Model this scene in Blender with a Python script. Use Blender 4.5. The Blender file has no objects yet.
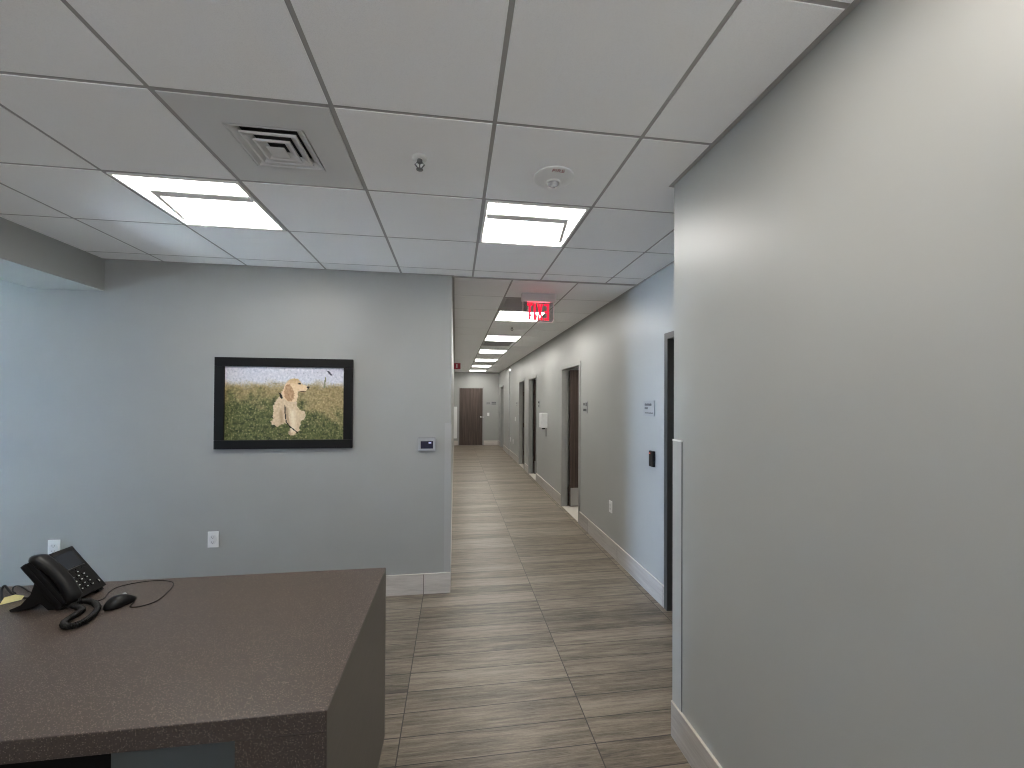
import bpy, bmesh, math, random
from mathutils import Vector, Matrix, noise
random.seed(7)
SC = bpy.context.scene
COL = SC.collection
H = 2.743                     # ceiling height
P = 0.6096                    # ceiling tile module
GX, GY = -1.071, 0.973        # a crossing of the front room's ceiling grid
YW = 3.583                    # face of the wall with the picture
XL = -0.030                   # left side of the corridor
XC = 1.685                    # right wall of the corridor
XR, YR = 1.084, 1.903         # near right wall and its corner
YE = 15.40                    # end of the corridor
XWIN = -12.0                  # window wall
YB = -3.6                     # back wall
YJ, XJ = 4.9, -4.6            # the far part of the left room is deeper

# ------------------------------------------------------------------ materials
MATS = {}
def s2l(c):
    return tuple(((v/12.92) if v <= .04045 else ((v+.055)/1.055)**2.4) for v in c)
def mat(name, color=(.5, .5, .5), rough=.5, metal=0.0, spec=.5, emit=None, estr=0.0, alpha=None, trans=0.0, coat=0.0):
    m = bpy.data.materials.new(name); m.use_nodes = True
    b = m.node_tree.nodes['Principled BSDF']
    b.inputs['Base Color'].default_value = (*color, 1)
    b.inputs['Roughness'].default_value = rough
    b.inputs['Metallic'].default_value = metal
    b.inputs['Specular IOR Level'].default_value = spec
    b.inputs['Transmission Weight'].default_value = trans
    b.inputs['Coat Weight'].default_value = coat
    if emit:
        b.inputs['Emission Color'].default_value = (*emit, 1)
        b.inputs['Emission Strength'].default_value = estr
    MATS[name] = m
    return m
class NT:
    """small helper for building node graphs"""
    def __init__(s, m):
        s.t = m.node_tree; s.b = s.t.nodes['Principled BSDF']
    def n(s, kind, **kw):
        x = s.t.nodes.new(kind)
        for k, v in kw.items(): setattr(x, k, v)
        return x
    def l(s, a, b): s.t.links.new(a, b)
    def put(s, sock, v):
        if hasattr(v, 'is_output'): s.l(v, sock)
        else: sock.default_value = v
    def math(s, op, a, b=0.0, c=None):
        x = s.n('ShaderNodeMath', operation=op)
        s.put(x.inputs[0], a); s.put(x.inputs[1], b)
        if c is not None: s.put(x.inputs[2], c)
        return x.outputs[0]
    def coord(s):
        return s.n('ShaderNodeTexCoord').outputs['Object']
    def sep(s, v):
        x = s.n('ShaderNodeSeparateXYZ'); s.l(v, x.inputs[0]); return x.outputs
    def comb(s, x, y, z):
        c = s.n('ShaderNodeCombineXYZ')
        for i, v in enumerate((x, y, z)): s.put(c.inputs[i], v)
        return c.outputs[0]
    def noise(s, vec, scale, detail=3.0, rough=.5):
        x = s.n('ShaderNodeTexNoise'); s.l(vec, x.inputs['Vector'])
        x.inputs['Scale'].default_value = scale; x.inputs['Detail'].default_value = detail
        x.inputs['Roughness'].default_value = rough
        return x.outputs['Fac']
    def ramp(s, fac, stops):
        x = s.n('ShaderNodeValToRGB'); s.l(fac, x.inputs[0])
        e = x.color_ramp.elements
        while len(e) < len(stops): e.new(.5)
        for i, (p, c) in enumerate(stops):
            e[i].position = p; e[i].color = (*c, 1) if len(c) == 3 else c
        return x.outputs[0]
    def mix(s, fac, a, b, mode='MIX'):
        x = s.n('ShaderNodeMix', data_type='RGBA', blend_type=mode)
        s.put(x.inputs[0], fac)
        s.put(x.inputs[6], a if hasattr(a, 'is_output') else (*a, 1))
        s.put(x.inputs[7], b if hasattr(b, 'is_output') else (*b, 1))
        return x.outputs[2]
    def bump(s, h, strength=.2, dist=.002):
        x = s.n('ShaderNodeBump'); s.l(h, x.inputs['Height'])
        x.inputs['Strength'].default_value = strength; x.inputs['Distance'].default_value = dist
        s.l(x.outputs[0], s.b.inputs['Normal'])

def wall_paint(name, c, rough):
    m = mat(name, c, rough, spec=.5)
    t = NT(m); v = t.coord()
    n = t.noise(v, 3.0, 2)
    t.l(t.ramp(n, [(0.3, tuple(x*.985 for x in c)), (0.7, tuple(x*1.015 for x in c))]), t.b.inputs['Base Color'])
    t.bump(t.noise(v, 420, 2), .06, .0006)
    return m
PAINT = wall_paint('wall_paint', (.365, .374, .363), .40)
M_TILE = mat('ceiling_tile', (.80, .79, .775), .95, spec=.15)
t = NT(M_TILE); v = t.coord()
n1 = t.noise(v, 520, 2); n2 = t.noise(v, 90, 3)
t.l(t.mix(t.math('MULTIPLY', n2, .5), t.ramp(n1, [(0.30, (.82, .82, .82)), (0.55, (.945, .945, .945))]), (.94, .94, .94)), t.b.inputs['Base Color'])
t.bump(n1, .15, .001)
M_TEE = mat('ceiling_tee', (.37, .36, .35), .5, spec=.3)
M_WHITE = mat('white_metal', (.80, .80, .79), .4)
M_PANELWHITE = mat('white_panel', (.66, .66, .655), .45)
M_PLASTIC = mat('white_plastic', (.82, .83, .83), .3)
M_GREYSLOT = mat('slot_grey', (.22, .22, .22), .5)
M_LENS = mat('light_lens', (.9, .9, .9), .4, emit=(1, .965, .905), estr=11.0)
M_LENSC = mat('corridor_light_lens', (.9, .9, .9), .4, emit=(1, .965, .905), estr=14.5)
M_LENSB = mat('dimmed_light_lens', (.9, .9, .9), .4, emit=(1, .93, .835), estr=9.0)
M_RAIL = mat('lamp_rail', (.86, .85, .84), .5)
M_DARKVOID = mat('dark_void', (.03, .03, .032), .8)
M_GRILLE = mat('grille_grey', (.40, .385, .38), .6)
M_CHROME = mat('chrome', (.60, .60, .60), .22, metal=1)
M_SPRINK = mat('sprinkler_metal', (.16, .16, .165), .35, metal=.6)
M_FRAMEGREY = mat('door_frame_paint', (.33, .335, .32), .35)
M_BLACKWOOD = mat('picture_frame_black', (.006, .0055, .0055), .5, spec=.25)
M_BLACK = mat('black_plastic', (.006, .006, .0065), .36, spec=.3)
M_BLACKM = mat('black_matte_plastic', (.005, .005, .0055), .5, spec=.25)
M_CORD = mat('black_cord', (.007, .007, .0075), .45, spec=.3)
M_KEYMARK = mat('key_mark', (.55, .55, .55), .5)
M_SCREEN = mat('phone_screen', (.022, .026, .034), .2)
M_READOUT = mat('thermostat_readout', (.5, .5, .7), .4, emit=(.62, .66, 1), estr=.45)
M_TSCREEN = mat('thermostat_screen', (.012, .012, .03), .15)
M_SILVER = mat('silver_plastic', (.42, .43, .44), .35, metal=.3)
M_RED = mat('red_plate', (.35, .02, .04), .4)
M_REDLED = mat('red_led', (.8, .1, .05), .4, emit=(1, .25, .15), estr=.5)
M_LETTERS = mat('exit_letters', (.35, .004, .012), .4, emit=(1, .006, .03), estr=1.25)
M_FIRETXT = mat('fire_letters', (.28, .05, .045), .5)
M_SIGN = mat('sign_plate', (.33, .34, .345), .35)
M_SIGNTXT = mat('sign_text', (.05, .05, .055), .5)
M_STEEL = mat('steel', (.50, .50, .49), .35, metal=.85)
M_YELLOW = mat('yellow_tag', (.75, .70, .32), .5)
M_GUARD = mat('corner_guard_vinyl', (.415, .425, .42), .35)
M_GEDGE = mat('guard_edge_dark', (.10, .10, .10), .5)  # dark grey line down the guard's edge
M_CAP = mat('baseboard_cap', (.62, .59, .53), .4)
M_PED = mat('pedestal_grey', (.10, .115, .11), .5)
M_WINFRAME = mat('window_frame', (.6, .6, .6), .4)

M_ACRYL = bpy.data.materials.new('clear_acrylic'); M_ACRYL.use_nodes = True
nt = M_ACRYL.node_tree; nt.nodes.clear()
o = nt.nodes.new('ShaderNodeOutputMaterial'); mx = nt.nodes.new('ShaderNodeMixShader')
tr = nt.nodes.new('ShaderNodeBsdfTransparent'); gl = nt.nodes.new('ShaderNodeBsdfGlossy')
tr.inputs[0].default_value = (.74, .73, .73, 1); gl.inputs['Roughness'].default_value = .08
mx.inputs[0].default_value = .10
nt.links.new(tr.outputs[0], mx.inputs[1]); nt.links.new(gl.outputs[0], mx.inputs[2]); nt.links.new(mx.outputs[0], o.inputs[0])

def plank(name, axis, L, Wd, off_l, off_w, rough, dark=1.0, wall_mode=False, pale=False):
    """wood-look porcelain planks; axis = grain direction ('x' or 'y'), rows of width Wd across it"""
    m = mat(name, (.3, .27, .24), rough, spec=.5)
    t = NT(m); v = t.coord(); X, Y, Z = t.sep(v)
    a, b = (X, Y) if axis == 'x' else (Y, X)
    if wall_mode: b = Z
    u = t.math('DIVIDE', t.math('SUBTRACT', a, off_l), L)
    w = t.math('DIVIDE', t.math('SUBTRACT', b, off_w), Wd)
    iu, iw = t.math('FLOOR', u), t.math('FLOOR', w)
    fu, fw = t.math('FRACT', u), t.math('FRACT', w)
    wn = t.n('ShaderNodeTexWhiteNoise', noise_dimensions='2D')
    t.l(t.comb(iu, iw, 0.0), wn.inputs['Vector'])
    rnd = wn.outputs['Value']
    # grain: stretched noise, shifted per plank
    ga = t.math('ADD', t.math('MULTIPLY', a, 1.0), t.math('MULTIPLY', rnd, 37.0))
    g1 = t.noise(t.comb(t.math('MULTIPLY', ga, 1.8), t.math('MULTIPLY', b, 26.0), t.math('MULTIPLY', rnd, 9.0)), 1.6, 5, .62)
    g2 = t.noise(t.comb(t.math('MULTIPLY', ga, 7.0), t.math('MULTIPLY', b, 190.0), 0.0), 1.5, 3, .6)
    g3 = t.noise(t.comb(t.math('MULTIPLY', ga, 60.0), t.math('MULTIPLY', b, 260.0), 3.0), 1.5, 2, .6)
    g0 = t.noise(t.comb(t.math('MULTIPLY', a, 1.1), t.math('MULTIPLY', b, 11.0), 7.0), 1.0, 2, .5)
    g1 = t.math('ADD', t.math('MULTIPLY', g1, .72), t.math('MULTIPLY', g0, .28))
    gg = t.math('ADD', t.math('ADD', t.math('MULTIPLY', g1, .58), t.math('MULTIPLY', g2, .30)), t.math('MULTIPLY', g3, .12))
    gg = t.math('ADD', gg, t.math('MULTIPLY', t.math('SUBTRACT', rnd, .5), .09))
    d = dark
    c = t.ramp(gg, [(0.385, (.074*d, .060*d, .045*d)), (0.455, (.148*d, .121*d, .091*d)), (0.52, (.218*d, .182*d, .139*d)), (0.605, (.31*d, .264*d, .207*d))])
    if pale: c = t.ramp(gg, [(0.34, (.33*d, .305*d, .280*d)), (0.50, (.46*d, .43*d, .40*d)), (0.66, (.56*d, .53*d, .50*d))])
    gl_, gw_ = .0028/L, .0026/Wd
    def edge(f, g):
        return t.math('LESS_THAN', t.math('MINIMUM', f, t.math('SUBTRACT', 1.0, f)), g)
    gr = edge(fu, gl_) if wall_mode else t.math('MAXIMUM', edge(fu, gl_), edge(fw, gw_))
    t.l(t.mix(gr, c, (.16, .14, .125) if pale else (.045, .038, .032)), t.b.inputs['Base Color'])
    h = t.math('SUBTRACT', t.math('MULTIPLY', g2, .35), gr)
    t.bump(h, .25, .0012)
    t.l(t.math('ADD', t.math('MULTIPLY', g1, .14), rough-.05), t.b.inputs['Roughness'])
    return m
M_FLOOR = plank('floor_planks', 'x', .940, .1585, .686, 2.069, .40)
M_BASEX = plank('baseboard_planks_x', 'x', .940, .30, -.254, 0.0, .42, 1.25, True, True)  # same planks, colour lifted on the dimmer camera-facing walls
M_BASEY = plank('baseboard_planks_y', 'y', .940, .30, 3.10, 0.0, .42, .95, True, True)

M_DESK = mat('desk_speckled_laminate', (.075, .060, .053), .36, spec=.5)
t = NT(M_DESK); v = t.coord()
vor = t.n('ShaderNodeTexVoronoi'); t.l(v, vor.inputs['Vector']); vor.inputs['Scale'].default_value = 300
n = t.noise(v, 210, 2, .6)
vs_ = t.sep(vor.outputs['Color'])
sp = t.math('MULTIPLY', t.math('LESS_THAN', vor.outputs['Distance'], .40), t.math('GREATER_THAN', vs_[0], .66))
dk = t.math('LESS_THAN', t.noise(v, 240, 2, .6), .40)
c = t.mix(sp, (.074, .057, .049), (.23, .188, .152))
c = t.mix(t.math('MULTIPLY', dk, .6), c, (.035, .028, .025))
t.l(c, t.b.inputs['Base Color']); t.bump(n, .3, .0006)
M_DESKSIDE = mat('desk_side_laminate', (.092, .080, .070), .42)
t = NT(M_DESKSIDE); v = t.coord(); X, Y, Z = t.sep(v)
n = t.noise(t.comb(t.math('MULTIPLY', X, 8.0), t.math('MULTIPLY', Y, 8.0), t.math('MULTIPLY', Z, 420.0)), 1.0, 2)
t.l(t.ramp(n, [(0.3, (.078, .068, .060)), (0.7, (.105, .092, .080))]), t.b.inputs['Base Color'])
M_WALNUT = mat('walnut_laminate', (.075, .052, .042), .42)
t = NT(M_WALNUT); v = t.coord(); X, Y, Z = t.sep(v)
n = t.noise(t.comb(t.math('MULTIPLY', X, 30.0), t.math('MULTIPLY', Y, 30.0), t.math('MULTIPLY', Z, .9)), 1.4, 4, .6)
t.l(t.ramp(n, [(0.32, (.040, .028, .023)), (0.52, (.078, .055, .045)), (0.72, (.125, .090, .074))]), t.b.inputs['Base Color'])
M_PRINT = mat('photo_print', (.5, .5, .5), .5, spec=.3)
t = NT(M_PRINT); at = t.n('ShaderNodeVertexColor', layer_name='print')
t.l(at.outputs[0], t.b.inputs['Base Color'])
M_PANE = bpy.data.materials.new('window_glass'); M_PANE.use_nodes = True
nt = M_PANE.node_tree; nt.nodes.clear()
o = nt.nodes.new('ShaderNodeOutputMaterial'); mx = nt.nodes.new('ShaderNodeMixShader')
tr = nt.nodes.new('ShaderNodeBsdfTransparent'); gl = nt.nodes.new('ShaderNodeBsdfGlossy')
gl.inputs['Roughness'].default_value = .02; mx.inputs[0].default_value = .06
nt.links.new(tr.outputs[0], mx.inputs[1]); nt.links.new(gl.outputs[0], mx.inputs[2]); nt.links.new(mx.outputs[0], o.inputs[0])

# ------------------------------------------------------------------ mesh helper
class MB:
    def __init__(s): s.bm = bmesh.new(); s.slot = 0
    def face(s, pts):
        f = s.bm.faces.new([s.bm.verts.new(p) for p in pts]); f.material_index = s.slot; return f
    def box(s, x0, x1, y0, y1, z0, z1, bevel=0.0, M=None, seg=2):
        b = bmesh.new()
        vs = [b.verts.new((x, y, z)) for x in (x0, x1) for y in (y0, y1) for z in (z0, z1)]
        for q in ((0, 1, 3, 2), (4, 6, 7, 5), (0, 4, 5, 1), (2, 3, 7, 6), (0, 2, 6, 4), (1, 5, 7, 3)):
            b.faces.new([vs[i] for i in q])
        if bevel: bmesh.ops.bevel(b, geom=list(b.edges), offset=bevel, segments=seg, affect='EDGES', profile=.6)
        return s._add(b, M)
    def _add(s, b, M=None, smooth=False):
        if M is not None: b.transform(M)
        bmesh.ops.recalc_face_normals(b, faces=list(b.faces))
        for f in b.faces: f.material_index = s.slot; f.smooth = smooth
        me = bpy.data.meshes.new('tmp'); b.to_mesh(me); b.free()
        s.bm.from_mesh(me); bpy.data.meshes.remove(me)
        return s
    def prism(s, prof, M, depth, bevel=0.0):
        """profile (u,v) extruded along w from 0 to depth; M maps (u,v,w) to space"""
        b = bmesh.new(); k = len(prof)
        lo = [b.verts.new((u, v, 0)) for u, v in prof]; hi = [b.verts.new((u, v, depth)) for u, v in prof]
        b.faces.new(lo[::-1]); b.faces.new(hi)
        for i in range(k): b.faces.new([lo[i], lo[(i+1) % k], hi[(i+1) % k], hi[i]])
        if bevel: bmesh.ops.bevel(b, geom=list(b.edges), offset=bevel, segments=2, affect='EDGES', profile=.6)
        return s._add(b, M)
    def lathe(s, prof, M=None, n=32, smooth=True):
        """profile (r,z) turned about z"""
        b = bmesh.new(); rings = []
        for r, z in prof:
            if r < 1e-6: rings.append([b.verts.new((0, 0, z))])
            else: rings.append([b.verts.new((r*math.cos(2*math.pi*i/n), r*math.sin(2*math.pi*i/n), z)) for i in range(n)])
        for A, B in zip(rings, rings[1:]):
            for i in range(n):
                j = (i+1) % n
                if len(A) == 1 and len(B) == 1: continue
                if len(A) == 1: b.faces.new([A[0], B[j], B[i]])
                elif len(B) == 1: b.faces.new([A[i], A[j], B[0]])
                else: b.faces.new([A[i], A[j], B[j], B[i]])
        return s._add(b, M, smooth)
    def tube(s, pts, r, n=8, closed=False):
        b = bmesh.new(); pts = [Vector(p) for p in pts]; rings = []
        up = Vector((0, 0, 1))
        for i, p in enumerate(pts):
            d = (pts[min(i+1, len(pts)-1)] - pts[max(i-1, 0)]).normalized()
            a = d.cross(up)
            if a.length < 1e-3: a = d.cross(Vector((1, 0, 0)))
            a.normalize(); c = d.cross(a)
            rr = r[i] if isinstance(r, (list, tuple)) else r
            rings.append([b.verts.new(p + a*rr*math.cos(2*math.pi*k/n) + c*rr*math.sin(2*math.pi*k/n)) for k in range(n)])
        for A, B in zip(rings, rings[1:]):
            for k in range(n): b.faces.new([A[k], A[(k+1) % n], B[(k+1) % n], B[k]])
        b.faces.new(rings[0][::-1]); b.faces.new(rings[-1])
        return s._add(b, None, True)
    def build(s, name, mats, parent=None, at=None):
        me = bpy.data.meshes.new(name)
        if at is not None: s.bm.transform(Matrix.Translation(-Vector(at)))
        s.bm.to_mesh(me); s.bm.free()
        for m in (mats if isinstance(mats, (list, tuple)) else [mats]): me.materials.append(m)
        o = bpy.data.objects.new(name, me); COL.objects.link(o)
        if at is not None: o.location = at
        if parent: o.parent = parent
        return o
def box(name, m, dims, parent=None, bevel=0.0):
    return MB().box(*dims, bevel=bevel).build(name, m, parent)
def struct(o): o['kind'] = 'structure'; return o
def thing(name, label, cat, loc, group=None, rot=(0, 0, 0)):
    o = bpy.data.objects.new(name, None); COL.objects.link(o)
    o.location = loc; o.rotation_euler = rot; o['label'] = label; o['category'] = cat; o.empty_display_size = .05
    if group: o['group'] = group
    return o
def tag(o, label, cat, group=None):
    o['label'] = label; o['category'] = cat
    if group: o['group'] = group
    return o
def dup(root, loc, label=None, group=None):
    r = root.copy(); COL.objects.link(r); r.location = loc
    if label: r['label'] = label
    if group: r['group'] = group
    for ch in list(root.children):
        c = ch.copy(); COL.objects.link(c); c.parent = r
        for g in ch.children:
            d = g.copy(); COL.objects.link(d); d.parent = c
    return r
def text_mesh(body, size, depth, M, mb, bold=0.0):
    """letter shapes as solid geometry, centred, added to mb through matrix M"""
    cu = bpy.data.curves.new('tmp_text', 'FONT'); cu.body = body; cu.size = size
    cu.align_x = 'CENTER'; cu.align_y = 'CENTER'; cu.extrude = depth/2; cu.offset = bold
    ob = bpy.data.objects.new('tmp_text', cu); COL.objects.link(ob)
    bpy.context.view_layer.update()
    me = bpy.data.meshes.new_from_object(ob.evaluated_get(bpy.context.evaluated_depsgraph_get()))
    bpy.data.objects.remove(ob); bpy.data.curves.remove(cu)
    b = bmesh.new(); b.from_mesh(me); bpy.data.meshes.remove(me)
    mb._add(b, M)

# ------------------------------------------------------------------ room shell
XE = 4.5                                                   # far side of the rooms behind the corridor doors
struct(box('floor', M_FLOOR, (XWIN-.12, XE, YB-.12, YE+.12, -.10, 0)))

def clip_cells(xs, ys, skip):
    for i in range(len(xs)-1):
        for j in range(len(ys)-1):
            if (i, j) not in skip: yield i, j, xs[i], xs[i+1], ys[j], ys[j+1]
def lines(origin, pitch, lo, hi):
    a = [lo]; k = math.ceil((lo-origin)/pitch + 1e-6)
    while origin + k*pitch < hi - 1e-6: a.append(origin + k*pitch); k += 1
    return a + [hi]
def tile_grid(name, xs, ys, holes):
    """holes: list of (x,y) points inside cells left open for fixtures"""
    mb = MB(); zt = H + .0035
    for i, j, x0, x1, y0, y1 in clip_cells(xs, ys, ()):
        if any(x0 < hx < x1 and y0 < hy < y1 for hx, hy in holes): continue
        e = .0080; c = .0012
        if x1-x0 < .06 or y1-y0 < .04: e = .004; c = .002
        a = (x0+e, x1-e, y0+e, y1-e); b = (a[0]+c, a[1]-c, a[2]+c, a[3]-c)
        mb.slot = 0
        mb.face([(b[0], b[2], H), (b[0], b[3], H), (b[1], b[3], H), (b[1], b[2], H)])
        A = [(a[0], a[2], zt), (a[0], a[3], zt), (a[1], a[3], zt), (a[1], a[2], zt)]
        B = [(b[0], b[2], H), (b[0], b[3], H), (b[1], b[3], H), (b[1], b[2], H)]
        for k in range(4): mb.face([A[k], A[(k+1) % 4], B[(k+1) % 4], B[k]])
    mb.slot = 1
    g = .0119
    for x in xs[1:-1]: mb.box(x-g, x+g, ys[0], ys[-1], H+.0025, H+.010)
    for y in ys[1:-1]: mb.box(xs[0], xs[-1], y-g, y+g, H+.0026, H+.0101)
    for x in (xs[0], xs[-1]): mb.box(x-.02, x+.02, ys[0], ys[-1], H+.0025, H+.010)
    for y in (ys[0], ys[-1]): mb.box(xs[0], xs[-1], y-.02, y+.02, H+.0026, H+.0101)
    return struct(mb.build(name, [M_TILE, M_TEE]))
fx = lines(GX, P, -3.19, XC+.05); fy = lines(GY, P, YB, YW)
CP = .625
cx = [XL-.02, .507, 1.116, XC+.02]; cy = lines(3.60, CP, 3.60, YE)
front_lights = [(GX+i*P, GY+j*P) for j in (2.5, -.5) for i in (-.5, 2.5)]
corr_lights = [(.8115, 3.60+CP*(2.5+3*k)) for k in range(6)]
vent_c = (GX+.5*P, GY+1.5*P)
grilles = [(.8115, 3.60+CP*1.5), (.8115, 3.60+CP*6.5)]
tile_grid('ceiling', fx, fy, front_lights+[vent_c])
struct(box('ceiling_left', M_TILE, (XWIN, -3.19, YB, YJ, H, H+.04)))
tile_grid('ceiling_corridor', cx, cy, corr_lights+grilles)
struct(box('ceiling_deck', M_DARKVOID, (XWIN-.12, XE, YB-.12, YE+.12, H+.095, H+.125)))
struct(box('trim_1', M_TEE, (XL, XC, YW-.004, 3.612, H-.004, H+.014)))       # bar where the two ceilings meet
# wall angles under the ceiling edges
mb = MB()
for d in ((XL-5.0, XL+.018, YW-.020, YW, H-.003, H+.002), (XR-.020, XR, YB, YR+.018, H-.003, H+.002),
          (XR, XC, YR, YR+.020, H-.003, H+.002)): mb.box(*d)
for d in ((XC-.020, XC, YR, 12.45, H-.003, H+.002), (XL, XL+.020, YW, YE, H-.003, H+.002), (XL, XC, YE-.020, YE, H-.003, H+.002)): mb.box(*d)
struct(mb.build('trim_2', M_TEE))

ZT = H + .10

mb = MB(); mb.box(XJ, XL, YW, YW+.12, 0, ZT); mb.box(XJ, XJ+.12, YW+.12, YJ+.12, 0, ZT); mb.box(XWIN-.12, XJ, YJ, YJ+.12, 0, ZT)
struct(mb.build('wall_front', PAINT))
struct(box('wall_corridor_left', PAINT, (XL-.12, XL, YW+.12, YE+.12, 0, ZT)))
struct(box('wall_corridor_end', PAINT, (XL, XE, YE, YE+.12, 0, ZT)))
mb = MB(); mb.box(XR, XR+.12, YB, YR, 0, ZT); mb.box(XR+.12, XC+.12, YR-.12, YR, 0, ZT)
struct(mb.build('wall_right', PAINT))


# corridor right wall with its door openings
D_IN = .05
doors = [('door_1', 2.05, 3.085), ('door_2', 5.33, 6.31), ('door_3', 8.28, 9.23), ('door_4', 9.74, 10.64)]
DH = 2.205
mb = MB(); y = YR
for nme, a, b in doors:
        mb.box(XC, XC+.080, y, a+.02, 0, ZT); mb.box(XC, XC+.080, a+.02, b-.02, DH-.02, ZT); y = b-.02
mb.box(XC, XC+.080, y, 12.45, 0, ZT)
struct(mb.build('wall_corridor_right', PAINT))
XF = 1.662
mb = MB(); mb.box(XF, XF+.16, 12.45, 13.85, 0, ZT); mb.box(XF, XF+.16, 13.85, 14.75, DH-.02, ZT); mb.box(XF, XF+.16, 14.75, YE, 0, ZT)
struct(mb.build('wall_corridor_far', PAINT))
# plain shells of the rooms behind those doors
mb = MB(); mb.box(XE, XE+.1, YR-.12, YE+.12, 0, ZT)
for yy in (4.5, 7.65, 9.48, 11.6): mb.box(XC+.08, XE, yy, yy+.08, 0, ZT)
struct(mb.build('wall_side_rooms', PAINT))
struct(box('ceiling_side_rooms', M_TILE, (XC+.12, XE, YR, YE, H, H+.04)))

# window wall, out of the frame on the left, that lets the daylight in
WINS = [(1.2, 2.9), (3.0, 4.7)]
W0, W1 = .95, 2.40
mb = MB(); y = YB
for a, b in WINS:
    mb.box(XWIN-.12, XWIN, y, a, 0, ZT); mb.box(XWIN-.12, XWIN, a, b, 0, W0); mb.box(XWIN-.12, XWIN, a, b, W1, ZT); y = b
mb.box(XWIN-.12, XWIN, y, YJ+.12, 0, ZT)
struct(mb.build('wall_left', PAINT))
BW = [(-2.3, -.75), (-.65, .90)]; B0, B1 = .10, 2.25  # unseen back windows, added to let in light that brightens the ceiling
mb = MB(); x = XWIN-.12
for a, b in BW:
    mb.box(x, a, YB-.12, YB, 0, ZT); mb.box(a, b, YB-.12, YB, 0, B0); mb.box(a, b, YB-.12, YB, B1, ZT); x = b
mb.box(x, XE, YB-.12, YB, 0, ZT)
struct(mb.build('wall_back', PAINT))
def window(k, loc, wd, hh, rz):
    w = bpy.data.objects.new('window_%d' % k, None); COL.objects.link(w); struct(w)
    w.location = loc; w.rotation_euler = (0, 0, rz)
    mb = MB(); hw = wd/2
    for d in ((-.03, .03, -hw, -hw+.05, 0, hh), (-.03, .03, hw-.05, hw, 0, hh), (-.03, .03, -hw+.05, hw-.05, 0, .05), (-.03, .03, -hw+.05, hw-.05, hh-.05, hh), (-.02, .02, -.02, .02, .05, hh-.05)): mb.box(*d)
    mb.build('window_frame', M_WINFRAME, w)
    mb = MB(); mb.box(-.004, .004, -hw+.05, -.02, .05, hh-.05); mb.box(-.004, .004, .02, hw-.05, .05, hh-.05); mb.build('pane', M_PANE, w)
    L = bpy.data.lights.new('daylight_portal', 'AREA'); L.shape = 'RECTANGLE'; L.size = hh-.02; L.size_y = wd-.02
    L.cycles.is_portal = True
    lo = bpy.data.objects.new('daylight_portal', L); COL.objects.link(lo)
    lo.matrix_world = Matrix.Translation(loc) @ Matrix.Rotation(rz, 4, 'Z') @ Matrix.Translation((-.08, 0, hh/2)) @ Matrix.Rotation(math.radians(-90), 4, 'Y')
for k, (a, b) in enumerate(WINS): window(k+1, (XWIN-.06, (a+b)/2, W0), b-a, W1-W0, 0)
for k, (a, b) in enumerate(BW): window(k+3, ((a+b)/2, YB-.06, B0), b-a, B1-B0, math.pi/2)  # the added, unseen ones in the back wall
# soffit on the left
struct(box('soffit', PAINT, (-3.19, -2.71, YB, YW, 2.495, ZT)))
struct(box('wall_partition', PAINT, (-3.19, -2.71, YB, 2.52, 0, 2.495)))    # the soffit is the header over an opening; the wall beside it is out of the frame

# baseboards: plank strips with a pale metal cap
BH = .168; BT = .012
def baseboard(name, segs, axis):
    mb = MB(); cp = MB()
    for d in segs:
        mb.box(d[0], d[1], d[2], d[3], 0, BH); cp.box(d[0], d[1], d[2], d[3], BH, BH+.004)
    o = struct(mb.build(name, M_BASEX if axis == 'x' else M_BASEY)); cp.build('cap', M_CAP, o)
baseboard('baseboard_front', [(XJ, XL+.003, YW-BT, YW)], 'x')
baseboard('baseboard_right', [(XR-BT, XR, YB, YR+.003)], 'y')
segs = []; y = YR
for nme, a, b in doors: segs.append((XC-BT, XC, y, a)); y = b
segs.append((XC-BT, XC, y, 12.45)); segs = [s for s in segs if s[3]-s[2] > .02 and s[2] > YR+.01]
baseboard('baseboard_corridor', segs, 'y')
baseboard('baseboard_corridor_far', [(XF-BT, XF, 12.438, 13.85), (XF-BT, XF, 14.75, YE)], 'y')
baseboard('baseboard_corridor_left', [(XL, XL+.005, YW+.12, YE)], 'y')
baseboard('baseboard_end', [(XL+BT, .125, YE-BT, YE), (1.09, XF-BT, YE-BT, YE)], 'x')

# ------------------------------------------------------------------ doors
def door_root(name, loc):
    d = bpy.data.objects.new(name, None); COL.objects.link(d); d.location = loc; return struct(d)
def frame_mesh(w, depth0, depth1, h):
    """welded steel frame in local axes: opening along y (0..w), wall face at x=0, room side +x"""
    f = .05; mb = MB()
    for y0, y1 in ((0, f), (w-f, w)):
        mb.box(depth0, depth1, y0, y1, 0, h)
    mb.box(depth0, depth1, f, w-f, h-f, h)
    # stop
    if depth1 > .1:
        mb.box(.045, .085, f, f+.014, 0, h-f); mb.box(.045, .085, w-f-.014, w-f, 0, h-f); mb.box(.045, .085, f+.014, w-f-.014, h-f-.014, h-f)
    return mb
def lever(side=1):
    mb = MB()
    mb.lathe([(0, 0), (.028, 0), (.028, .008), (.011, .012), (.011, .045), (0, .045)], Matrix.Rotation(math.radians(-90), 4, 'Y'), 20)
    mb.tube([(-.042, 0, 0), (-.05, .03*side, 0), (-.05, .115*side, -.002)], .0085, 10)
    return mb
M_HINGE = mat('hinge_bronze', (.10, .075, .06), .4, metal=.6)
def hinge(parent, x, y, z):
    mb = MB(); mb.tube([(x, y, z-.055), (x, y, z+.055)], .0075, 10); mb.box(x, x+.018, y-.0012, y+.0012, z-.052, z+.052)
    mb.build('hinge', M_HINGE, parent)
M_FRAMEDARK = mat('door_frame_dark', (.055, .057, .056), .4)
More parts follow.
